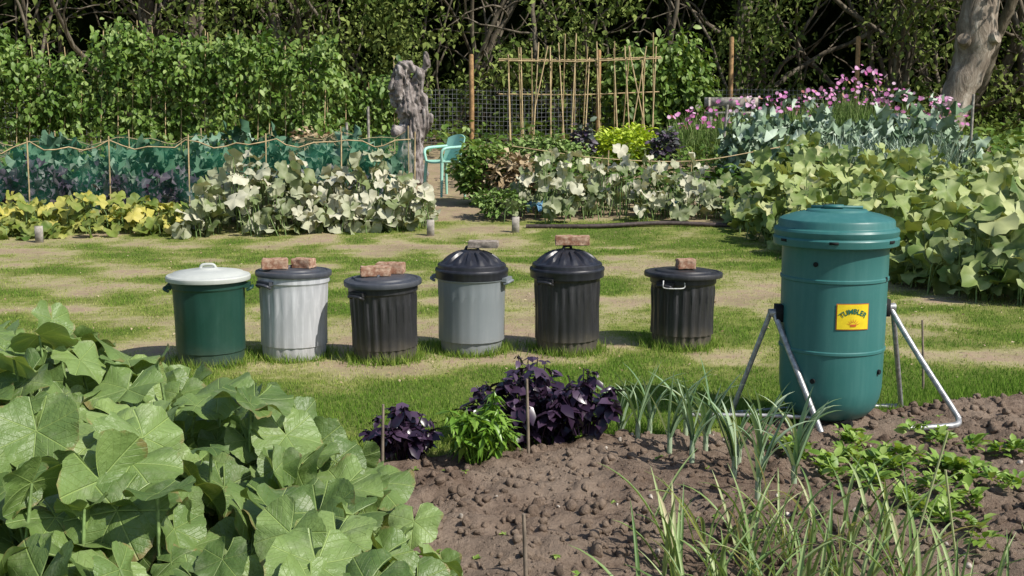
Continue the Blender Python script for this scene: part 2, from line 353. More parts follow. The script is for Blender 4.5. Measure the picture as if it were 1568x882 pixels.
parts=[grass_parts(P,ln,.0011*Yg**.75*.55+.0006,np.clip(d*.8+.6*(fbm(Xg,Yg,1.3,4)-.42),0,1))]
for _,bx,by in bins:
    k=1500; a=U(0,6.3,k); r=.2+rng.exponential(.035,k); P=np.c_[bx+r*np.cos(a),by+r*np.sin(a)]; P=np.c_[P,gz(P[:,0],P[:,1])]
    parts.append(grass_parts(P,U(.02,.085,k)*(.5+fbm(P[:,0],P[:,1],9,2)),.003,U(0,.4,k)))
mk('grass',parts,M_grass)
k=2200; P=np.c_[U(-6,7,k),U(6.8,16,k)]; P=np.c_[P,gz(P[:,0],P[:,1])+.018]
mk('fallen_leaves',[inst(T_leaf,P,orient(U(0,6.3,k),U(-.5,.5,k),U(-.5,.5,k),U(.015,.035,k)),U(0,1,k))],M_dry)
# ------------------------------------------------------------ plant generators
def patch(name,poly,sp,size,height,mat,tmpl,fr=(1,.75,.5,.3),edge=.4,clump=1.6,stems=True,bias=-1.57,bw=1.0,pit=(.1,.9),rbias=0,ca=.6,gap=0,extra=None):
    parts=[];bx=np.array(poly); x0,y0=bx.min(0);x1,y1=bx.max(0)
    for li,f in enumerate(fr):
        tm=T_med if (tmpl is T_big and li>=3) else tmpl
        gx,gy=np.meshgrid(np.arange(x0,x1,sp),np.arange(y0,y1,sp)); P=np.c_[gx.ravel(),gy.ravel()]+U(-.6,.6,(gx.size,2))*sp
        P=P[in_poly(P,poly)]
        if gap>0:
            gg=fbm(P[:,0]+3,P[:,1],clump*1.5,2); P=P[rng.random(len(P))<np.clip((gg-gap)*6+.5,.04,1)]
        if len(P)==0: continue
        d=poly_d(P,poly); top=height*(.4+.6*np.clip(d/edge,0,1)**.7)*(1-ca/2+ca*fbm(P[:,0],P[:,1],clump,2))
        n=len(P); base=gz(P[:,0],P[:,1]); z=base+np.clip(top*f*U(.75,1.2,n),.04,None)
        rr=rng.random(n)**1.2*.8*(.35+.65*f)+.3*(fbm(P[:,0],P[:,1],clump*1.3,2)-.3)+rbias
        yaw=bias+rng.normal(0,bw,n); pitch=U(*pit,n); roll=rng.normal(0,.38,n); sc=size*U(.5,1.25,n)
        T=np.c_[P,z]; ti=rng.integers(0,len(tm),n); M=orient(yaw,pitch,roll,sc)
        for t in range(len(tm)):
            k=ti==t
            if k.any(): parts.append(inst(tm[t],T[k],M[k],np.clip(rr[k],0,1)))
        if stems and li<2:
            for q in range(n):
                b=np.array([P[q,0]+U(-.12,.12),P[q,1]+U(-.05,.2),base[q]-.02]); mid=(b+T[q])/2+np.array([U(-.04,.04),U(-.04,.04),.06])
                parts+= [dict(x,m=1) for x in tube([b,mid,T[q]],[.009,.007,.005],4,cap=False)]
    if extra: parts+=extra
    return mk(name,parts,[mat,M_stem],True)
def bush(center,rx,ry,h,n,size,tmpl,droop=(.0,.9),low=.05,shell=.55,rb=0,yr=.9):
    u=rng.normal(size=(n,3)); u/=np.linalg.norm(u,axis=1)[:,None]; r=(shell+(1-shell)*rng.random(n))*(.6+.75*fbm(u[:,0]*2+center[0],u[:,1]*2+u[:,2]*2,1.6,2))
    p=u*r[:,None]; x=center[0]+p[:,0]*rx; y=center[1]+p[:,1]*ry; z=center[2]+h*(.5+.5*p[:,2])+low
    yaw=np.arctan2(p[:,1],p[:,0])+rng.normal(0,yr,n)
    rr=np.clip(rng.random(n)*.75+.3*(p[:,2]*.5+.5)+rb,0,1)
    return [inst(tmpl,np.c_[x,y,z],orient(yaw,U(*droop,n),rng.normal(0,.5,n),size*U(.5,1.25,n)),rr)]
def blades(P,yaw,ln,lean,curv,w,seg=7,r=None,m=0,fold=.35,tw=2.0):
    n=len(P); pos=P.copy(); V=[]; 
    side=np.stack([-np.sin(yaw),np.cos(yaw),0*yaw],1)
    for s in range(seg+1):
        t=s/seg; a=lean+curv*t**1.6
        dr=np.stack([np.cos(yaw)*np.sin(a),np.sin(yaw)*np.sin(a),np.cos(a)],1); nr=np.stack([-np.cos(yaw)*np.cos(a),-np.sin(yaw)*np.cos(a),np.sin(a)],1)
        ww=(w*(.75+.6*t)*(1-t**tw)+.0004)[:,None]
        V+= [pos-side*ww+nr*ww*fold,pos,pos+side*ww+nr*ww*fold]
        pos=pos+dr*(ln/seg)[:,None]
    V=np.stack(V,1).reshape(-1,3); k=3*(seg+1); F=[]
    for s in range(seg):
        a=3*s; F+=[[a,a+1,a+4,a+3],[a+1,a+2,a+5,a+4]]
    F=np.array(F); F=(F[None]+(np.arange(n)*k)[:,None,None]).reshape(-1,4)
    r=rng.random(n) if r is None else r
    return dict(v=V,f=F,r=np.repeat(r,k),m=m)
# ------------------------------------------------------------ foreground squash
fg=[(-.25,2.6),(-.2,3.5),(-.5,4.2),(-.92,4.75),(-1.22,5.15),(-1.6,5.4),(-2.7,5.65),(-4.2,5.8),(-4.5,2.4)]
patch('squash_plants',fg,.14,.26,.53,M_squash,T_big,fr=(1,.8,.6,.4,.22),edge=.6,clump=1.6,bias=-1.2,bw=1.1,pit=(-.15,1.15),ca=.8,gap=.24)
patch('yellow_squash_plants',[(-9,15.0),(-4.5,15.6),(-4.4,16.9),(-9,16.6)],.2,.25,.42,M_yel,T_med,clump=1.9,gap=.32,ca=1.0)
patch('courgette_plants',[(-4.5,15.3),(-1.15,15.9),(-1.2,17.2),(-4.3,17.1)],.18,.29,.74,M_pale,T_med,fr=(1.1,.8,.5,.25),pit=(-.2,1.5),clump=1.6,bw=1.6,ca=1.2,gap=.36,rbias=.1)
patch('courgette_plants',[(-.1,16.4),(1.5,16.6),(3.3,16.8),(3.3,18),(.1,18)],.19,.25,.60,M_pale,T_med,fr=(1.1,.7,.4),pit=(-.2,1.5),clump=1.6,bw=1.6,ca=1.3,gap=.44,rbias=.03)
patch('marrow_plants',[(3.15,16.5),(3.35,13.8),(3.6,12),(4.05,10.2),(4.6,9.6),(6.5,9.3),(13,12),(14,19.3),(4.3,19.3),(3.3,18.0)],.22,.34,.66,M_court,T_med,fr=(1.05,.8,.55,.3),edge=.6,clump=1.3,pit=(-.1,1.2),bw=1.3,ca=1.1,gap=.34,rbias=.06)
patch('beetroot_plants',[(.3,18.2),(4.2,18.2),(4.2,20.6),(.3,20.6)],.17,.2,.38,M_beet,[T_leaf,T_oval],fr=(1,.6,.3),stems=False,bw=2,pit=(-.3,.9))
patch('weeds',[(-1.2,20),(1.0,20.5),(4.5,21),(14,21),(14,24),(-1.2,24)],.17,.16,.42,M_bean,[T_leaf,T_oval],fr=(1,.6),stems=False,bw=2,ca=1,pit=(-.5,.9))
patch('weeds',[(-14,20.3),(-1.7,21.2),(-1.7,22),(-14,22)],.2,.16,.45,M_bean,[T_leaf,T_oval],fr=(1,.6),stems=False,bw=2,ca=1,pit=(-.5,.9))
patch('weeds',[(4,24),(15,24),(15,29),(-14,29),(-14,25)],.26,.2,.55,M_bean,[T_leaf,T_oval],fr=(1,.6),stems=False,bw=2,ca=1.2,pit=(-.5,.9))
patch('potato_plants',[(8.8,20),(14,20),(14,25),(9,25)],.2,.22,.75,M_bean,[T_oval],fr=(1,.75,.5),stems=False,bw=2,ca=.9,pit=(-.2,.9),rbias=.1)
patch('purple_kale_plants',[(-8.4,17.35),(-1.9,18.6),(-1.9,19),(-8.4,18.1)],.16,.27,.6,M_pkale,T_kale,fr=(1,.65,.3),stems=False,bw=2.5,clump=2,pit=(-.9,.8),ca=1.0,gap=.3)
patch('brassica_plants',[(-8.4,18.1),(-1.8,19),(-1.8,20.2),(-8.4,19.5)],.2,.34,.76,M_kale,T_kale,fr=(1,.7,.4),stems=False,bw=2.5,clump=1.5,pit=(-.9,.8),ca=.8)
patch('sprout_plants',[(3.9,20.6),(8.6,20.6),(8.8,23),(4.2,23)],.22,.36,.95,M_sprout,T_kale,fr=(1.1,.8,.5,.3),stems=False,bw=2.5,clump=1.3,pit=(-.9,.8),ca=1.0,gap=.32)
k=700; P=np.c_[U(5.6,8.0,k),U(19.8,21,k)]; P=np.c_[P,gz(P[:,0],P[:,1])+.2]
mk('leek_row',[blades(P,U(0,6.3,k),U(.5,.85,k),U(.05,.4,k),U(.2,1.4,k),np.full(k,.014))],M_sprout)
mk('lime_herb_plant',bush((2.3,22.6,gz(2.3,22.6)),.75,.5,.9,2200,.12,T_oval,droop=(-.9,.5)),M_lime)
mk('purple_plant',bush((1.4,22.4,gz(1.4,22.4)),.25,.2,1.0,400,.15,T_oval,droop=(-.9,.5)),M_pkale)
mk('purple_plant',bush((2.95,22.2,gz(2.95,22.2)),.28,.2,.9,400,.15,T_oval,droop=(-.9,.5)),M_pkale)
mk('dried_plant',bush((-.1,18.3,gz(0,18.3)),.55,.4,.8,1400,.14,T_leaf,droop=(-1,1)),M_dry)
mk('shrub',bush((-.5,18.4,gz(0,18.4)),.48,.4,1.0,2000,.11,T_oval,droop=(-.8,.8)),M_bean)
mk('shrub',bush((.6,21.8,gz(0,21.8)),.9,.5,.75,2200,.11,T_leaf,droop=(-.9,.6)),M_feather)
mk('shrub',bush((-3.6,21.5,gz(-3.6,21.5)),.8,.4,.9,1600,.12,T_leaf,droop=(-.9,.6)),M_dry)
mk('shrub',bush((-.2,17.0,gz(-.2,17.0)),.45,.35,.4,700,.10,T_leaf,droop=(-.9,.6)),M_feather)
# runner beans on poles
parts=[];pl=[]
for row,(xa,xb,yy,hh,hv) in enumerate([(-10.8,-3.6,22.8,2.7,1.6),(-3.3,-2.25,23.4,2.2,.6)]):
    for x in np.arange(xa,xb,.34):
        x+=U(-.1,.1); top=hh*(.9+.1*math.sin(x*2.3))+hv*(float(fbm(x,0,1.1,2))-.5); y=yy+U(-.15,.15)
        nc=int(top*10); t=rng.random(nc)**.85; cx_=x+rng.normal(0,.17,nc)*(1.2-.5*t); cy_=y+rng.normal(0,.22,nc); cz_=t*top; b_=rng.random(nc)
        per=30; n=nc*per; C=np.repeat(np.c_[cx_,cy_,cz_],per,0); T=C+rng.normal(0,1,(n,3))*[.12,.12,.11]; T[:,2]=np.maximum(T[:,2],.05); T[:,2]+=gz(T[:,0],T[:,1])
        parts.append(inst(T_oval,T,orient(-1.3+rng.normal(0,1.3,n),U(-.1,1.3,n),rng.normal(0,.5,n),U(.08,.18,n)),np.clip(np.repeat(b_,per)*.6+rng.random(n)*.45,0,1)))
        g=float(gz(x,y))
        for yo in (-.45,.3): pl+=tube([[x,yy+yo,g],[x+U(-.05,.05),yy+U(-.02,.12),g+top+U(-.35,.25)]],.010,5)
mk('runner_bean_plants',parts,M_bean)
mk('bean_poles',pl,M_cane)
# ------------------------------------------------------------ trees at the back
def walk(p,d,n,step,jit,up=.0):
    P=[np.array(p,float)]; d=np.array(d,float)
    for _ in range(n):
        d=d+rng.normal(0,jit,3)+np.array([0,0,up]); d/=np.linalg.norm(d); P.append(P[-1]+d*step)
    return np.array(P)
tr=[];lf=[]
for k in range(120):
    x=U(-17,19); y=U(29.0,35); r=U(.035,.10) if rng.random()<.82 else U(.12,.2)
    P=walk([x,y,gz(x,y)-.1],[U(-.5,.5),U(-.2,.1),1],14,.6,.17,.08)
    tr+=tube(P,np.linspace(r,r*.35,len(P)),6)
    for b in range(4):
        i0=rng.integers(2,11); q=walk(P[i0],[U(-1,1),U(-1,.4),U(.1,.8)],7,.35,.25,.05); tr+=tube(q,np.linspace(r*.4,.012,len(q)),4,cap=False)
def cloud(n_c,xr,yr,zr,per,spread,size,dens=None,tm=T_leaf,rb=0):
    c=np.c_[U(*xr,n_c),U(*yr,n_c),U(*zr,n_c)]
    if dens is not None: c=c[rng.random(len(c))<dens(c)]
    c[:,2]+=gz(c[:,0],c[:,1])
    n=len(c)*per; C=np.repeat(c,per,0); cr=np.repeat(rng.random(len(c)),per)
    T=C+rng.normal(0,1,(n,3))*np.array([spread,spread*.8,spread*.8])
    T[:,2]=np.maximum(T[:,2],gz(T[:,0],T[:,1])+.03)
    return [inst(tm,T,orient(U(0,6.3,n),U(-.2,1.3,n),rng.normal(0,.5,n),size*U(.6,1.4,n)),np.clip(cr*.6+rng.random(n)*.45+rb,0,1))]
lf+=cloud(950,(-18,20),(27.6,31),(1.3,4.4),40,.28,.16,lambda c:.12+.88*(fbm(c[:,0],c[:,2],.45,2)>.47),rb=.2)  # tone lifted, so sunlit clusters are put into the leaf colour
lf+=cloud(600,(-20,24),(29.5,36),(5.2,9.5),22,.6,.36)  # unseen crowns above the view, added to shade the wood below
lf+=cloud(380,(-18,20),(28.0,31),(.1,1.5),40,.3,.16,rb=.1)
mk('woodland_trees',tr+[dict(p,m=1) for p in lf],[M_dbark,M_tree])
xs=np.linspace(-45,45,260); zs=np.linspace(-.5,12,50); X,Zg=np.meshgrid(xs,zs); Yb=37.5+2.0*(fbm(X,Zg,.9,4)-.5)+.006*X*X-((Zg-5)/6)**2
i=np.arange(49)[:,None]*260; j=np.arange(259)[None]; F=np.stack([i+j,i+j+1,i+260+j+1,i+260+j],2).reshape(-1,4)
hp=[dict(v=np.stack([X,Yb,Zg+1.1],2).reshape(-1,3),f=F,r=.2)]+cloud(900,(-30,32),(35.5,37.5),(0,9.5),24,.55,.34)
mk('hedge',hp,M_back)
g=float(gz(9.7,25.6))
P=catmull([[9.62,25.6,g-.2],[9.66,25.6,g+.5],[9.85,25.6,g+1.3],[10.15,25.6,g+2.1],[10.25,25.6,g+3.0],[10.5,25.8,g+4.5],[10.8,26,g+7]],6)
tp=tube(P,np.interp(np.arange(len(P)),[0,5,12,18,24,36],[.5,.38,.34,.38,.4,.25])*(1+.05*rng.normal(size=len(P))),24)
tp+=tube(catmull([[10.25,25.5,g+2.45],[10.42,25.32,g+2.55],[10.53,25.2,g+2.6]],4),[.2,.18,.17,.17,.165,.165,.16,.165,.15],12)
tp+=tube(catmull([[10.0,25.5,g+2.4],[9.85,25.3,g+2.5],[9.80,25.2,g+2.55]],4),[.16,.15,.15,.14,.14,.14,.14,.14,.13],12)
for v in range(5):
    q=walk([10.4,25.8,g+4.2],[U(-1,1),U(-.8,.8),U(.3,1)],8,.5,.2,.08); tp+=tube(q,np.linspace(.14,.03,len(q)),6)
c=[]
for v in range(60):
    n=70; cc=np.array([10.6+rng.normal(0,1.6),25.9+rng.normal(0,1.3),g+U(4.2,7.5)]); T=cc+rng.normal(0,.35,(n,3))
    c.append(dict(inst(T_leaf,T,orient(U(0,6.3,n),U(-.2,1.2,n),rng.normal(0,.5,n),.18*U(.6,1.3,n)),rng.random(n)),m=1))
for p in tp:
    V=p['v']; p['v']=V+(.07*(fbm(V[:,0]*3+V[:,1]*5,V[:,2]*2,1.5,3)-.5))[:,None]*np.array([1,1,0])
mk('tree',tp+c,[M_bark,M_tree],True)
parts=[]
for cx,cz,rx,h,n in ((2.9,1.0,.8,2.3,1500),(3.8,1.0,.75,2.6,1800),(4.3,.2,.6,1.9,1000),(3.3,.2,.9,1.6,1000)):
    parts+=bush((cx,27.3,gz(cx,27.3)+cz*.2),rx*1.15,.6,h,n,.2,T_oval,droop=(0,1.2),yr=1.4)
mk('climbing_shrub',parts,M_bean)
# cosmos
k=7500; X=U(3.4,9.2,k); Y=U(23.6,25.4,k); hh=np.interp(X,[3.4,4.5,6.2,7.3,8.2,9.3],[1.0,1.15,1.35,1.65,1.3,1.1])
P=np.c_[X,Y,gz(X,Y)+U(0,.55,k)*hh]
parts=[blades(P,U(0,6.3,k),U(.2,.55,k)*hh,U(0,.5,k),U(0,.9,k),np.full(k,.006),3)]
th=np.linspace(0,2*np.pi,17)[:-1]; rad=np.where(np.arange(16)%2==0,1,.72)
fv=np.concatenate([[[0,0,0]],np.stack([rad*np.cos(th),rad*np.sin(th),0*th+.15],1)]); ff=np.array([[0,1+i,1+(i+1)%16] for i in range(16)])
k=360; ci=U(3.4,9.4,k); ci=np.where(rng.random(k)<.5,rng.choice([3.7,5.1,6.3,7.2,7.5,8.6,9.0],k)+rng.normal(0,.3,k),ci)
hh=np.interp(ci,[3.4,4.5,6.2,7.3,8.2,9.3],[1.05,1.25,1.45,1.95,1.4,1.25]); Y=U(23.4,24.6,k)
T=np.c_[ci,Y,gz(ci,Y)+hh*U(.66,1.08,k)]
M=orient(np.full(k,-1.57)+rng.normal(0,.8,k),U(.2,1.4,k),rng.normal(0,.5,k),U(.03,.065,k))
parts.append(inst((fv,ff),T,M,rng.random(k),1))
mk('cosmos_flowers',parts,[M_feather,M_pink])
# ------------------------------------------------------------ canes, posts, fence
pl=[]
for x in np.arange(-.1,3.25,.3):
    g=float(gz(x,26))
    for yo,l in ((-.45,.1),(.45,-.1)):
        pl+=tube([[x+U(-.1,.1),26+yo,g],[x+U(-.1,.1),26+l,g+U(2.1,2.7)]],.015,5)
for x,dx in ((.3,.5),(2.6,.4),(3.1,-.5)): pl+=tube([[x,25.7,float(gz(x,26))],[x+dx,25.9,float(gz(x,26))+2.4]],.015,5)
for z,yo in ((2.08,-.05),(2.12,.07),(1.35,.25)): pl+=tube([[-.3,26+yo,z+.88],[1.5,26+yo,z+.86],[3.35,26+yo,z+.93]],.015,5)
mk('bamboo_cane_frame',pl,M_cane)
for x,y,h in ((-.95,27,2.2),(2.02,27,2.3),(5.2,27.5,2.6),(8.2,27.5,2.6)):
    mk('wooden_post',tube([[0,0,-.2],[.01,0,h*.5],[.0,0,h-.04],[0,0,h]],[.06,.055,.055,.045],8),M_post,loc=(x,y,float(gz(x,y))))
def fence(x0,y0,x1,y1,h,cell=.10):
    L=math.hypot(x1-x0,y1-y0); n=int(L/cell); parts=[]
    for q in range(n+1):
        t=q/n; x=x0+(x1-x0)*t;y=y0+(y1-y0)*t; g=float(gz(x,y)); parts+=tube([[x,y,g],[x,y,g+h]],.0045,3,cap=False)
    for z in np.arange(.05,h+.01,cell):
        P=[[x0+(x1-x0)*t,y0+(y1-y0)*t,float(gz(x0+(x1-x0)*t,y0+(y1-y0)*t))+z+.02*math.sin(t*20)] for t in np.linspace(0,1,14)]
        parts+=tube(P,.0045,3,cap=False)
    return parts
mk('wire_fence',fence(-2.2,27.1,9,27.6,1.4),M_wire)
mk('wire_fence',fence(-14,24.3,-8.5,24.3,1.3),M_wire)
for x,y,h,l in ((-3.05,21.2,1.1,0),(-9.9,19.5,1.2,.7),(-2.8,22.4,1.3,0),(9.2,23,1.5,0),(11.1,24,2.0,.1),(5.0,21,.9,0),(4.2,23,1.3,.1),(11.4,20.4,1.0,0)):
    g=float(gz(x,y)); mk('wooden_stake',tube([[0,0,-.1],[l,0,h]],.028,6),M_grey,loc=(x,y,g))
Pp=np.array([[0,19.2,1.2],[1.5,19.1,1.0],[3,19.2,.95],[4.2,19.4,1.12],[5,19.8,1.25]]); mk('rope',tube(catmull(Pp,6),.009,5),M_cane)
for x in (.1,1.6,3.0,4.3): mk('bamboo_cane',tube([[0,0,-.05],[.02,0,.8]],.011,5),M_cane,loc=(x,19.2,float(gz(x,19.2))))
mk('timber_board',[box((0,0,.1),(1.3,.05,.22))],M_grey,loc=(5.2,19.6,.6))
mk('timber_bench',[box((0,0,.45),(1.2,.35,.06)),box((-.5,0,.2),(.06,.3,.45)),box((.5,0,.2),(.06,.3,.45)),box((0,.16,.7),(1.2,.04,.2)),box((-.5,.13,.6),(.05,.05,.4)),box((.5,.13,.6),(.05,.05,.4))],M_grey,loc=(4.9,25.6,float(gz(5,25.6))+.5))
mk('plastic_bed_edging',tube(catmull([[.2,16.25,.12],[1.2,16.2,.13],[2.2,16.35,.16],[3.3,16.3,.12]],6),.035,6),simple('edging_plastic',(.07,.05,.045),.6))
for x,y in ((-1.12,15.6),(.05,15.9),(-6.3,15.1)):
    mk('wooden_peg',[box((0,0,.1),(.1,.04,.24),.2)],M_grey,loc=(x,y,float(gz(x,y))))
for x,y,s in ((.45,17.1,.28),(2.45,17.2,.28)):
    X,Y=np.meshgrid(np.linspace(-.5,.5,14),np.linspace(-.3,.3,10)); Zz=.32*fbm(X*5+x,Y*5,1.5,3)
    i=np.arange(9)[:,None]*14; j=np.arange(13)[None]; F=np.stack([i+j,i+j+1,i+14+j+1,i+14+j],2).reshape(-1,4)
    mk('blue_plastic_sheet',[dict(v=np.stack([X*s*1.6,Y*s*2,Zz+.02],2).reshape(-1,3),f=F)],simple('blue_plastic',(.14,.30,.46),.4),True,loc=(x,y,float(gz(x,y))))
# ------------------------------------------------------------ netting tunnel
m,nt,N,L=newmat('green_netting'); tb=N('ShaderNodeBsdfTransparent'); db=N('ShaderNodeBsdfDiffuse'); db.inputs[0].default_value=(.03,.17,.10,1); db=db.outputs[0]
w=noise(nt,3,3); ms=N('ShaderNodeMixShader'); L(sstep(nt,w,.35,.7,.10,.28),ms.inputs[0]); L(tb.outputs[0],ms.inputs[1]); L(db,ms.inputs[2]); out(nt,ms.outputs[0]); M_net=m
A=np.array([-8.6,17.3]);B=np.array([-1.6,18.7]); back=np.array([-.25,1.75])
na,nb=110,22; V=[]
for a in np.linspace(0,1,na):
    sag=.17*abs(math.sin(a*math.pi*6))**.7
    for b in np.linspace(0,1,nb):
        if b<.36: q=b/.36; o=-.12*math.sin(q*3.14)*.5+.06*q; h=q
        elif b<.64: q=(b-.36)/.28; o=.06+.94*q; h=1-.10*math.sin(q*3.14)
        else: q=(b-.64)/.36; o=1+.05*math.sin(q*3.14); h=1-q
        p=A+(B-A)*a+back*o; z=float(gz(p[0],p[1]))+h*(1.08-sag*(1 if b>.2 else 0)*.8)+.04*math.sin(a*70+b*9)+.05*(float(fbm(a*30,b*5,1,2))-.5)
        p=p+np.array([.03*math.sin(a*55+b*7),.07*math.sin(a*60+b*11)])
        V.append([p[0],p[1],z])
i=np.arange(na-1)[:,None]*nb; j=np.arange(nb-1)[None]; F=np.stack([i+j,i+j+1,i+nb+j+1,i+nb+j],2).reshape(-1,4)
parts=[dict(v=np.array(V),f=F)]
e=[np.array(V[(na-1)*nb+b]) for b in range(nb)]; base=[np.array([v[0],v[1],float(gz(v[0],v[1]))]) for v in e]
parts.append(dict(v=np.array(e+base),f=np.array([[b,b+1,nb+b+1,nb+b] for b in range(nb-1)])))
for a in np.linspace(0,1,7):
    p=A+(B-A)*a; g=float(gz(*p)); parts+=tube([[p[0],p[1],g],[p[0]+.02,p[1],g+1.16]],.012,5,m=1)
    q=p+back; parts+=tube([[q[0],q[1],g],[q[0],q[1],g+1.25]],.012,5,m=1)
top=[V[k*nb+8] for k in range(0,na,3)]; parts+=tube([[v[0],v[1]-.01,v[2]+.01] for v in top],.010,4,m=1)
top=[V[k*nb+14] for k in range(0,na,3)]; parts+=tube([[v[0],v[1]-.01,v[2]+.01] for v in top],.008,4,m=1)
mk('garden_netting_tunnel',parts,[M_net,M_cane],True)
# ------------------------------------------------------------ driftwood stump
def stump():
    g=float(gz(-1.84,21)); tb_=[]
    def add(pts,rs): 
        P=catmull(pts,6); tb_.extend(tube(P,np.interp(np.linspace(0,1,len(P)),np.linspace(0,1,len(rs)),rs),14))
    add([(0,0,-.1),(-.02,0,.5),(.02,0,1.0),(-.1,0,1.35),(-.14,0,1.75),(-.08,0,2.05)],[.28,.23,.22,.2,.15,.07])
    add([(.0,0,.5),(.16,0,.95),(.2,-.03,1.3),(.1,0,1.55),(.2,0,1.85),(.3,0,2.0),(.27,0,2.25)],[.12,.17,.13,.12,.13,.1,.03])
    add([(-.1,0,1.1),(-.28,0,1.35),(-.3,0,1.7),(-.2,0,1.95),(.05,0,1.98),(.25,0,1.8)],[.12,.10,.11,.10,.09,.06])
    add([(-.1,0,1.0),(-.24,-.05,.8),(-.26,-.05,.95)],[.12,.09,.05])
    add([(.1,0,1.0),(.3,-.04,1.12),(.36,-.04,1.02)],[.12,.08,.03])
    ob=mk('_s',tb_,M_drift); md=ob.modifiers.new('r','REMESH'); md.mode='VOXEL'; md.voxel_size=.018
    dg=bpy.context.evaluated_depsgraph_get(); me=bpy.data.meshes.new_from_object(ob.evaluated_get(dg)); bpy.data.objects.remove(ob)
    n=len(me.vertices); co=np.zeros(n*3,np.float32); no=np.zeros(n*3,np.float32); me.vertices.foreach_get('co',co); me.vertex_normals.foreach_get('vector',no)
    co=co.reshape(-1,3);no=no.reshape(-1,3)
    f1=fbm(co[:,0]*6+co[:,1]*4,co[:,2]*3.5+co[:,1]*3,1,3)
    d=.20*(f1-.5)-.06*(f1<.40)-.035*(np.abs(np.sin(co[:,0]*26+co[:,1]*20+co[:,2]*4+f1*9))**4)
    co+=no*d[:,None]; me.vertices.foreach_set('co',co.ravel()); me.materials.clear(); me.materials.append(M_drift); me.shade_smooth()
    o=bpy.data.objects.new('driftwood_stump',me); o.location=(-1.84,21,g+.1); scene.collection.objects.link(o)
stump()
# ------------------------------------------------------------ plastic chair
g=float(gz(-1.2,19.6)); ch=empty('garden_chair',(-1.15,19.3,g+.15),-.9)
X,Zc=np.meshgrid(np.linspace(-.24,.24,13),np.linspace(0,1,9)); 
Yc=.2+.12*Zc+ -.06*(X/.24)**2; Zz=.42+.46*Zc-.06*Zc*(X/.24)**2
def sheet(X,Y,Z,t):
    ny,nx=X.shape; A_=np.stack([X,Y,Z],2).reshape(-1,3); B_=A_+np.array(t); i=np.arange(ny-1)[:,None]*nx; j=np.arange(nx-1)[None]
    F=np.stack([i+j,i+j+1,i+nx+j+1,i+nx+j],2).reshape(-1,4); n=len(A_)
    rim=list(range(nx))+[k*nx+nx-1 for k in range(1,ny)]+[(ny-1)*nx+k for k in range(nx-2,-1,-1)]+[k*nx for k in range(ny-2,0,-1)]
    e=np.array([[rim[k],rim[(k+1)%len(rim)],rim[(k+1)%len(rim)]+n,rim[k]+n] for k in range(len(rim))])
    return dict(v=np.concatenate([A_,B_]),f=np.concatenate([F,F[:,::-1]+n,e]))
mk('backrest',[sheet(X,Yc,Zz,(0,.02,0))],M_chair,sharp=40,parent=ch)
X,Yc=np.meshgrid(np.linspace(-.25,.25,11),np.linspace(-.22,.22,9)); mk('seat',[sheet(X,Yc,.42+.03*(X/.25)**2-.0*Yc,(0,0,-.025))],M_chair,sharp=40,parent=ch)
k=1
for x in(-.23,.23):
    for y in(-.2,.2): mk(f'leg_{k}',tube([[x,y,.41],[x*1.15,y*1.2,-.16]],[.03,.02],8),M_chair,True,parent=ch); k+=1
    mk('armrest',tube(catmull([[x,.26,.68],[x*1.15,.1,.67],[x*1.15,-.15,.65],[x*1.1,-.22,.58],[x,-.2,.42]],5),.025,8),M_chair,True,parent=ch)
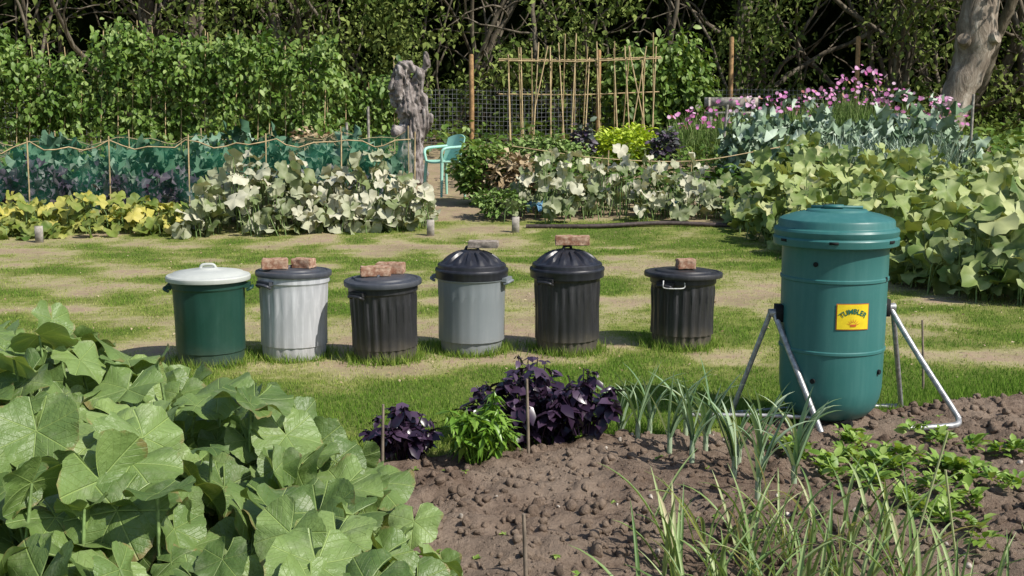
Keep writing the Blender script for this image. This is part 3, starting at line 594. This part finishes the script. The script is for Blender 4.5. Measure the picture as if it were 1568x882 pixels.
# ------------------------------------------------------------ dustbins
def flute(n,amp,z0,z1,sh=2.5):
    def f(r,z,th):
        w=np.clip((z-z0)/.02,0,1)*np.clip((z1-z)/.02,0,1)*(r>.1); return amp*np.tanh(sh*np.cos(n*th))*w
    return f
def dustbin(x,y,h,rt,rb,RL,bm,lm,lid,nf,amp,rz=0,tilt=(0,0)):
    g=float(gz(x,y)); e=empty('dustbin',(x,y,g-.004),rz); e.rotation_euler=(tilt[0],tilt[1],rz)
    zz=np.linspace(.02,h-.09,12); prof=[(0,.012),(rb*.86,.012),(rb*.93,0),(rb,.008)]+[(rb+(rt-rb)*z/h,z) for z in zz]
    prof+=[(rb+(rt-rb)*(h-.085)/h+.001,h-.085),(rt+.006,h-.075),(rt+.007,h-.01),(rt-.004,h-.008),(rt-.01,h-.03),(rt-.012,.1)]
    mk('body',[lathe(prof,nf*8,flute(nf,amp,.03,h-.10))],bm,sharp=35,parent=e)
    if lid=='flat':
        pr=[(RL-.012,h-.034),(RL-.002,h-.034),(RL,h-.03),(RL,h-.008),(RL-.004,h-.001),(RL-.012,h+.002),(RL-.028,h+.002),(RL-.034,h-.003),(RL*.74,h+.002),(RL*.71,h+.013),(RL*.68,h+.015),(.06,h+.018),(0,h+.018)]; zf=None
    elif lid=='pale':
        pr=[(RL-.012,h-.03),(RL-.002,h-.03),(RL,h-.026),(RL,h-.004),(RL-.006,h+.004),(RL-.02,h+.006),(RL*.86,h+.012),(RL*.82,h+.022),(RL*.5,h+.036),(.07,h+.042),(.06,h+.05),(0,h+.05)]; zf=None
    else:
        pr=[(RL-.018,h-.07),(RL-.006,h-.07),(RL-.004,h-.064),(RL-.004,h-.03),(RL,h-.024),(RL,h-.010),(RL-.004,h-.004),(RL-.016,h),(RL-.018,h+.022),(RL-.026,h+.03),(RL-.04,h+.032)]
        pr+=[(r_,h+.032+.078*(1-((r_-.07)/(RL-.11))**1.7)) for r_ in np.linspace(RL-.05,.08,9)]+[(.07,h+.118),(.06,h+.122),(0,h+.122)]
        zf=lambda r,z,th:.009*np.clip(np.cos(14*th)*3,-1,1)*np.clip((r-.075)/.02,0,1)*np.clip((RL-.045-r)/.02,0,1)
    mk('lid',[lathe(pr,168,None,zf)],lm,sharp=35,parent=e)
    top=h+{'flat':.014,'pale':.045,'dome':.118}[lid]
    hh=.022 if lid!='flat' else .012
    mk('lid_grip',tube(catmull([[-.05,0,top],[-.036,0,top+hh],[0,0,top+hh*1.2],[.036,0,top+hh],[.05,0,top]],5),.010,8),lm,True,parent=e)
    for s_ in(-1,1):
        a=s_*(rt+.012)
        pts=[[a,-.055,h-.10],[a+s_*.03,-.05,h-.085],[a+s_*.035,0,h-.08],[a+s_*.03,.05,h-.085],[a,.055,h-.10]]
        hp=tube(catmull(pts,5),.010,8)+[box((a+s_*.003,0,h-.07),(.035,.13,.026))]
        mk('handle',hp,lm if bm in(M_whitep,) else bm,sharp=40,parent=e)
    return e
dustbin(-2.02,7.5,.60,.238,.215,.275,M_greenp,M_lidpale,'pale',14,.0015,.15)
dustbin(-1.50,7.7,.605,.236,.212,.258,M_whitep,M_lidgrey,'flat',22,.0022,.9,(0,.02))
dustbin(-.86,7.6,.555,.228,.205,.262,M_blackp,M_lidgrey,'flat',26,.0055,.9,(0,-.03))
dustbin(-.286,7.87,.60,.242,.210,.256,M_greyp,M_lidblack,'dome',20,.0015,-.3,(0,.01))
dustbin(.389,7.9,.605,.234,.206,.262,M_blackp,M_lidblack,'dome',26,.0045,.9,(0,-.01))
e6=dustbin(1.225,8.1,.545,.230,.202,.280,M_blackp,M_blackp,'flat',22,.0085,.9,(0,.02))
o=mk('bail_handle',tube(catmull([[.0,0,0],[-.005,-.03,-.015],[0.0,-.035,-.045],[.08,-.04,-.05],[.14,-.035,-.045],[.145,-.025,-.01]],5),.0045,6),simple('white_wire',(.6,.6,.58),.4),True)
bpy.context.view_layer.update(); o.parent=e6; o.matrix_parent_inverse=e6.matrix_world.inverted(); o.location=(1.06,7.885,.50)
def brick(x,y,z,s,rz,mt,tilt=0.0):
    import bmesh
    b=bmesh.new(); bmesh.ops.create_cube(b,size=1); 
    for v in b.verts: v.co=Vector((v.co.x*s[0],v.co.y*s[1],v.co.z*s[2]))
    bmesh.ops.bevel(b,geom=b.edges[:],offset=.005,segments=2,affect='EDGES')
    bmesh.ops.subdivide_edges(b,edges=[e for e in b.edges if e.calc_length()>.03],cuts=6,use_grid_fill=True)
    for v in b.verts:
        n=float(fbm(v.co.x*60+z*9+rz*5,v.co.y*60+v.co.z*70+x*3,1,3))-.5; v.co+=v.co.normalized()*n*.014
    me=bpy.data.meshes.new('brick'); b.to_mesh(me); b.free(); me.materials.append(mt); me.shade_smooth(); me.set_sharp_from_angle(angle=math.radians(50))
    o=bpy.data.objects.new('brick',me); o.location=(x,y,z); o.rotation_euler=(tilt,0,rz); scene.collection.objects.link(o)
G=lambda x,y: float(gz(x,y))
brick(-1.60,7.62,.656+G(-1.6,7.7),(.17,.1,.07),.15,M_brick); brick(-1.42,7.70,.650+G(-1.5,7.7),(.14,.1,.065),-.3,M_brick)
brick(-.92,7.60,.602+G(-.9,7.6),(.20,.1,.065),.15,M_brick); brick(-.83,7.72,.608+G(-.9,7.6),(.19,.1,.075),-.1,M_brick)
brick(-.20,7.88,.757+G(-.3,7.9),(.21,.1,.045),-.1,M_brick2,.05)
brick(.42,7.88,.785+G(.4,7.9),(.24,.105,.065),-.05,M_brick)
brick(1.24,8.06,.602+G(1.2,8.1),(.13,.1,.07),.1,M_brick)
# ------------------------------------------------------------ compost tumbler
cx,cy=1.70,5.95; g0=float(gz(cx,cy)); T0=empty('compost_tumbler',(cx,cy,g0))
R=.272
pf=[(0,.035),(.08,.035),(.15,.045),(.20,.07),(.235,.11),(.255,.16),(.265,.22),(.268,.40),(.269,.415),(.275,.42),(.275,.432),(.270,.437),(.2705,.60),(.2715,.785),(.278,.79),(.278,.803),(.272,.808),(.273,.955),(.278,.965),(.29,.97),(.29,.99)]
mk('drum',[lathe(pf,128)],M_teal,sharp=35,parent=T0)
lp=[(.282,.965),(.312,.967),(.318,.972),(.322,1.005),(.318,1.012),(.313,1.016),(.316,1.022),(.320,1.045),(.314,1.056),(.300,1.062),(.297,1.068),(.296,1.092),(.290,1.102),(.275,1.110),(.22,1.128),(.16,1.140),(.155,1.145),(.15,1.150),(.12,1.154),(0,1.158)]
mk('lid',[lathe(lp,128)],M_teal,sharp=30,parent=T0)
mk('lid_ridge',[box((0,0,1.162),(.26,.05,.012),-.27),box((-.02,-.01,1.166),(.10,.11,.012),-.27)],M_teal,parent=T0)
def cyl(a,z,r=R): return np.array([r*math.sin(a),-r*math.cos(a),z])
k=1
for a,z in((-.62,.885),(-.60,.28),(.82,.32),(.95,.80)):
    c_=cyl(a,z,R+.004); P=[c_-cyl(a,0,.02)*[1,1,0],c_+cyl(a,0,.002)*[1,1,0]]
    mk(f'vent_hole_{k}',tube(P,.013,14),M_dark,parent=T0); k+=1
for a,z in((-.30,1.0),(.75,1.0),(-1.2,1.0)):
    c_=cyl(a,z,.320); mk(f'lid_slot_{k}',[box(c_,(.045,.008,.014),a)],M_dark,parent=T0); k+=1
def curved(a0,w,z0,h,r,n=14):
    V=[];
    for t in np.linspace(-.5,.5,n):
        for zz in(0,1): V.append(cyl(a0+t*w/r,z0+h*zz,r))
    return dict(v=np.array(V),f=np.array([[2*i,2*i+2,2*i+3,2*i+1] for i in range(n-1)]))
la=.10; lz=.556
mk('label_border',[curved(la,.172,lz,.135,R+.0025)],simple('label_edge',(.55,.14,.03),.5,var=.1,bs=0),True,parent=T0)
mk('label_face',[curved(la,.164,lz+.004,.127,R+.004)],simple('label_yellow',(.85,.64,.02),.5,var=.08,bs=0),True,parent=T0)
def label_text(txt,size,zc,Ra,mat,nm):
    cu=bpy.data.curves.new('t','FONT'); cu.body=txt; cu.size=size; cu.align_x='CENTER'; cu.offset=.0008; cu.space_character=1.05
    o=bpy.data.objects.new('t',cu); scene.collection.objects.link(o); dg=bpy.context.evaluated_depsgraph_get(); me=bpy.data.meshes.new_from_object(o.evaluated_get(dg)); bpy.data.objects.remove(o)
    for v in me.vertices:
        x,y=v.co.x,v.co.y*1.25; a=x/Ra; lx=math.sin(a)*(Ra+y); lzz=math.cos(a)*(Ra+y)-Ra; p=cyl(la+lx/R,zc+lzz,R+.0062); v.co=Vector(p)
    me.materials.clear(); me.materials.append(mat); q=bpy.data.objects.new(nm,me); scene.collection.objects.link(q); q.parent=T0
label_text('TUMBLER',.029,lz+.084,.085,simple('label_green',(.01,.13,.09),.5,var=.1,bs=0),'label_text')
sb=[]
for q in range(7):
    a=math.radians(20+q*23); r1=.018;r2=.040
    pts=[(math.cos(a-.1)*r1,math.sin(a-.1)*r1),(math.cos(a+.1)*r1,math.sin(a+.1)*r1),(math.cos(a)*r2,math.sin(a)*r2)]
    sb.append(dict(v=np.array([cyl(la+px_/R,lz+.022+pz_,R+.006) for px_,pz_ in pts]),f=np.array([[0,1,2]])))
sb.append(curved(la,.03,lz+.018,.012,R+.006))
mk('label_emblem',sb,simple('label_red',(.6,.12,.03),.5,var=.1,bs=0),parent=T0)
zp=.60
fr=[]
L_=np.array([-.31,.0,zp]); R_=np.array([.30,.0,zp+.03])
fr+=tube([L_+[.06,0,0],L_+[-.03,0,0]],.022,10)+tube([R_-[.06,0,0],R_+[.03,0,0]],.022,10)
fr+=tube([L_,[-.13,-.34,.04]],.0155,10)
fr+=tube(catmull([R_,[.41,-.10,.42],[.56,-.28,.14],[.575,-.31,.10],[.55,-.35,.085],[.46,-.38,.082],[.28,-.41,.08]],6),.0155,10)
fr+=tube([L_+[-.02,0,0],[-.50,.12,.02]],.0135,10)
fr+=tube(catmull([[-.80,-.12,.075],[-.4,-.14,.078],[-.12,-.16,.07]],5),.011,8)
fr+=tube([R_+[.02,.01,0],[.50,.32,.01]],.0135,10)
fr+=tube([[-.50,.12,.02],[0,.3,.012],[.5,.32,.012]],.0135,10)
mk('frame',fr,M_steel,True,parent=T0)
mk('pivot_bracket',[box(L_+[.03,0,0],(.05,.07,.09)),box(R_-[.03,0,0],(.05,.07,.09))]+tube([[.02,-.19,.045],[.06,-.22,.05]],.02,8),M_dark,parent=T0)
# ------------------------------------------------------------ foreground herbs
def sz(x,y): return float(soil_z(np.array([x]),np.array([y]))[0])
def sprigs(cx,cy,rx,ry,h,ns,per,size,tm,droop):
    ps=[]
    for s in range(ns):
        a=U(0,6.3); rr=math.sqrt(rng.random()); tx=cx+math.cos(a)*rr*rx; ty=cy+math.sin(a)*rr*ry; th_=h*(1-.45*rr*rr)*U(.75,1.15)
        b=np.array([cx+(tx-cx)*.35,cy+(ty-cy)*.35,sz(cx,cy)]); t_=np.array([tx,ty,sz(cx,cy)+th_]); mid=(b+t_)/2+[0,0,.03]
        P=catmull([b,mid,t_],5); ps+=tube(P,np.linspace(.005,.0025,len(P)),4,cap=False)
        t=np.clip(1-rng.random(per)**1.5*.75,0,1); ix=t*(len(P)-1); Q=np.stack([np.interp(ix,np.arange(len(P)),P[:,c]) for c in range(3)],1)
        ya=U(0,6.3,per); ps.append(inst(tm,Q,orient(ya,U(*droop,per),rng.normal(0,.35,per),size*U(.45,1.15,per)*(1.15-.5*(t>.93))),np.clip(rng.random(per)*.8+.2*t,0,1)))
    return ps
mk('purple_basil_plant',sprigs(.08,5.55,.36,.22,.48,52,17,.088,T_oval,(-.3,.9))+sprigs(.36,5.42,.17,.12,.30,15,14,.08,T_oval,(-.3,.9)),M_basil,True)
mk('purple_basil_plant',sprigs(-.52,5.22,.18,.11,.27,22,14,.08,T_oval,(-.3,.9)),M_basil,True)
mk('pepper_plant',sprigs(-.16,5.14,.18,.12,.33,28,20,.09,T_narrow,(-.2,1.0)),M_pep,True)
pos=[(.62,5.45),(.75,5.25),(.82,5.02),(.93,5.3),(.98,4.85),(1.05,5.1),(1.12,4.95),(.55,5.6),(1.2,5.35),(1.22,4.75),(1.02,4.55),(1.32,5.1),(.88,5.6),(.70,5.62),(1.0,5.62)]
parts=[]
for x,y in pos:
    k=8; P=np.tile([x,y,sz(x,y)+.04],(k,1)); ya=np.where(rng.random(k)<.5,0,np.pi)+U(-.2,.2)+rng.normal(0,.35,k)
    parts.append(blades(P,ya,U(.22,.42,k),U(.0,.35,k),U(.1,1.6,k),U(.011,.018,k),9,fold=.6))
    parts+=tube([[x,y,sz(x,y)-.02],[x,y,sz(x,y)+.10]],[.013,.012],8,r=.95)
mk('leek_plants',parts,M_leek,True)
k=280; X=U(.42,1.55,k); Y=U(3.0,4.15,k); keep=(X>.42+(Y-3.0)*.12)&(X<1.30+(Y-3)*.2); X,Y=X[keep],Y[keep]; k=len(X)
cxs=np.round(X/.14)*.14+rng.normal(0,.012,k); cys=np.round(Y/.14)*.14+rng.normal(0,.012,k)
P=np.c_[cxs,cys,soil_z(cxs,cys)]
parts=[blades(P,U(0,6.3,k),U(.20,.44,k),U(.03,.6,k),U(.1,1.3,k)*(1+rng.random(k)**4),U(.005,.010,k),9,fold=.8)]
k=60; X=U(1.5,2.6,k);Y=U(2.9,3.5,k); P=np.c_[X,Y,soil_z(X,Y)]; parts.append(blades(P,U(0,6.3,k),U(.22,.40,k),U(.05,.5,k),U(.1,1.0,k),U(.004,.008,k),9,fold=.9))
for x,y,x2,h in ((1.28,3.6,1.42,.60),(1.62,3.3,1.66,.5),(1.45,3.45,1.36,.52)):
    parts+=tube(catmull([[x,y,0],[(x+x2)/2,y,h*.5],[x2,y,h]],5),.004,5,r=.9)
mk('onion_plants',parts,M_onion,True)
parts=[]
rows=[((1.28,5.45),(1.75,4.0)),((1.62,5.55),(2.05,4.7)),((2.0,5.5),(3.2,4.65)),((1.95,4.95),(2.6,3.9)),((2.15,4.45),(2.2,3.7)),((1.55,5.2),(1.9,4.4))]
for (xa,ya),(xb,yb) in rows:
    L_n=int(math.hypot(xb-xa,yb-ya)/.045)
    for q in range(L_n):
        if rng.random()<.1: continue
        t=(q+U(-.3,.3))/L_n; x=xa+(xb-xa)*t+rng.normal(0,.024); y=ya+(yb-ya)*t+rng.normal(0,.024)
        k=int(U(8,24)); s_=U(.035,.07); a=U(0,6.3,k); r=U(0,.03,k)
        P=np.c_[x+r*np.cos(a),y+r*np.sin(a),np.full(k,sz(x,y)+.02)+U(0,.04,k)]
        parts.append(inst(T_oval,P,orient(a,U(-1.1,.1,k),rng.normal(0,.3,k),s_*U(.6,1.2,k)),rng.random(k)))
mk('seedling_plants',parts,M_seed,True)
parts=[]
for q in range(90):
    P2=soil_pts(1,-.6,3.5,3.2,6.6)
    if len(P2)==0: continue
    x,y=P2[0]; k=6; a=U(0,6.3,k); P=np.tile([x,y,sz(x,y)+.005],(k,1)); parts.append(inst(T_oval,P,orient(a,U(-.8,.1,k),0*a,U(.012,.03,k)),rng.random(k)))
mk('soil_weeds',parts,M_seed)
for x,y,h,l in ((.08,5.25,.40,-.01),(-.60,5.08,.32,.01),(2.5,6.75,.42,-.03),(.05,3.75,.27,-.01),(1.98,3.7,.5,.05)):
    mk('garden_stake',tube([[0,0,-.05],[l*.5,0,h*.5],[l,0,h]],[.008,.0075,.006],7),M_oldcane,loc=(x,y,0))
# ------------------------------------------------------------ light, sky, camera
w=bpy.data.worlds.new('World'); scene.world=w; w.use_nodes=True; nt=w.node_tree; bg=nt.nodes['Background']
sky=nt.nodes.new('ShaderNodeTexSky'); sky.sky_type='NISHITA'; sky.sun_disc=False
d=Vector((.80,-.54,.98)).normalized(); sky.sun_elevation=math.asin(d.z); sky.sun_rotation=math.atan2(d.x,d.y)
nt.links.new(sky.outputs[0],bg.inputs[0]); bg.inputs[1].default_value=.12
sl=bpy.data.lights.new('sun','SUN'); sl.energy=5.0; sl.angle=math.radians(.5); sl.color=(1,.95,.87)
so=bpy.data.objects.new('sun',sl); so.rotation_euler=d.to_track_quat('Z','Y').to_euler(); so.location=(10,-6,12); scene.collection.objects.link(so)
cam=bpy.data.cameras.new('camera'); cam.lens=40; cam.sensor_width=36; cam.clip_end=2000; co=bpy.data.objects.new('camera',cam)
co.location=(0,0,1.6); co.rotation_euler=(math.radians(90-8.3),0,0); scene.collection.objects.link(co); scene.camera=co
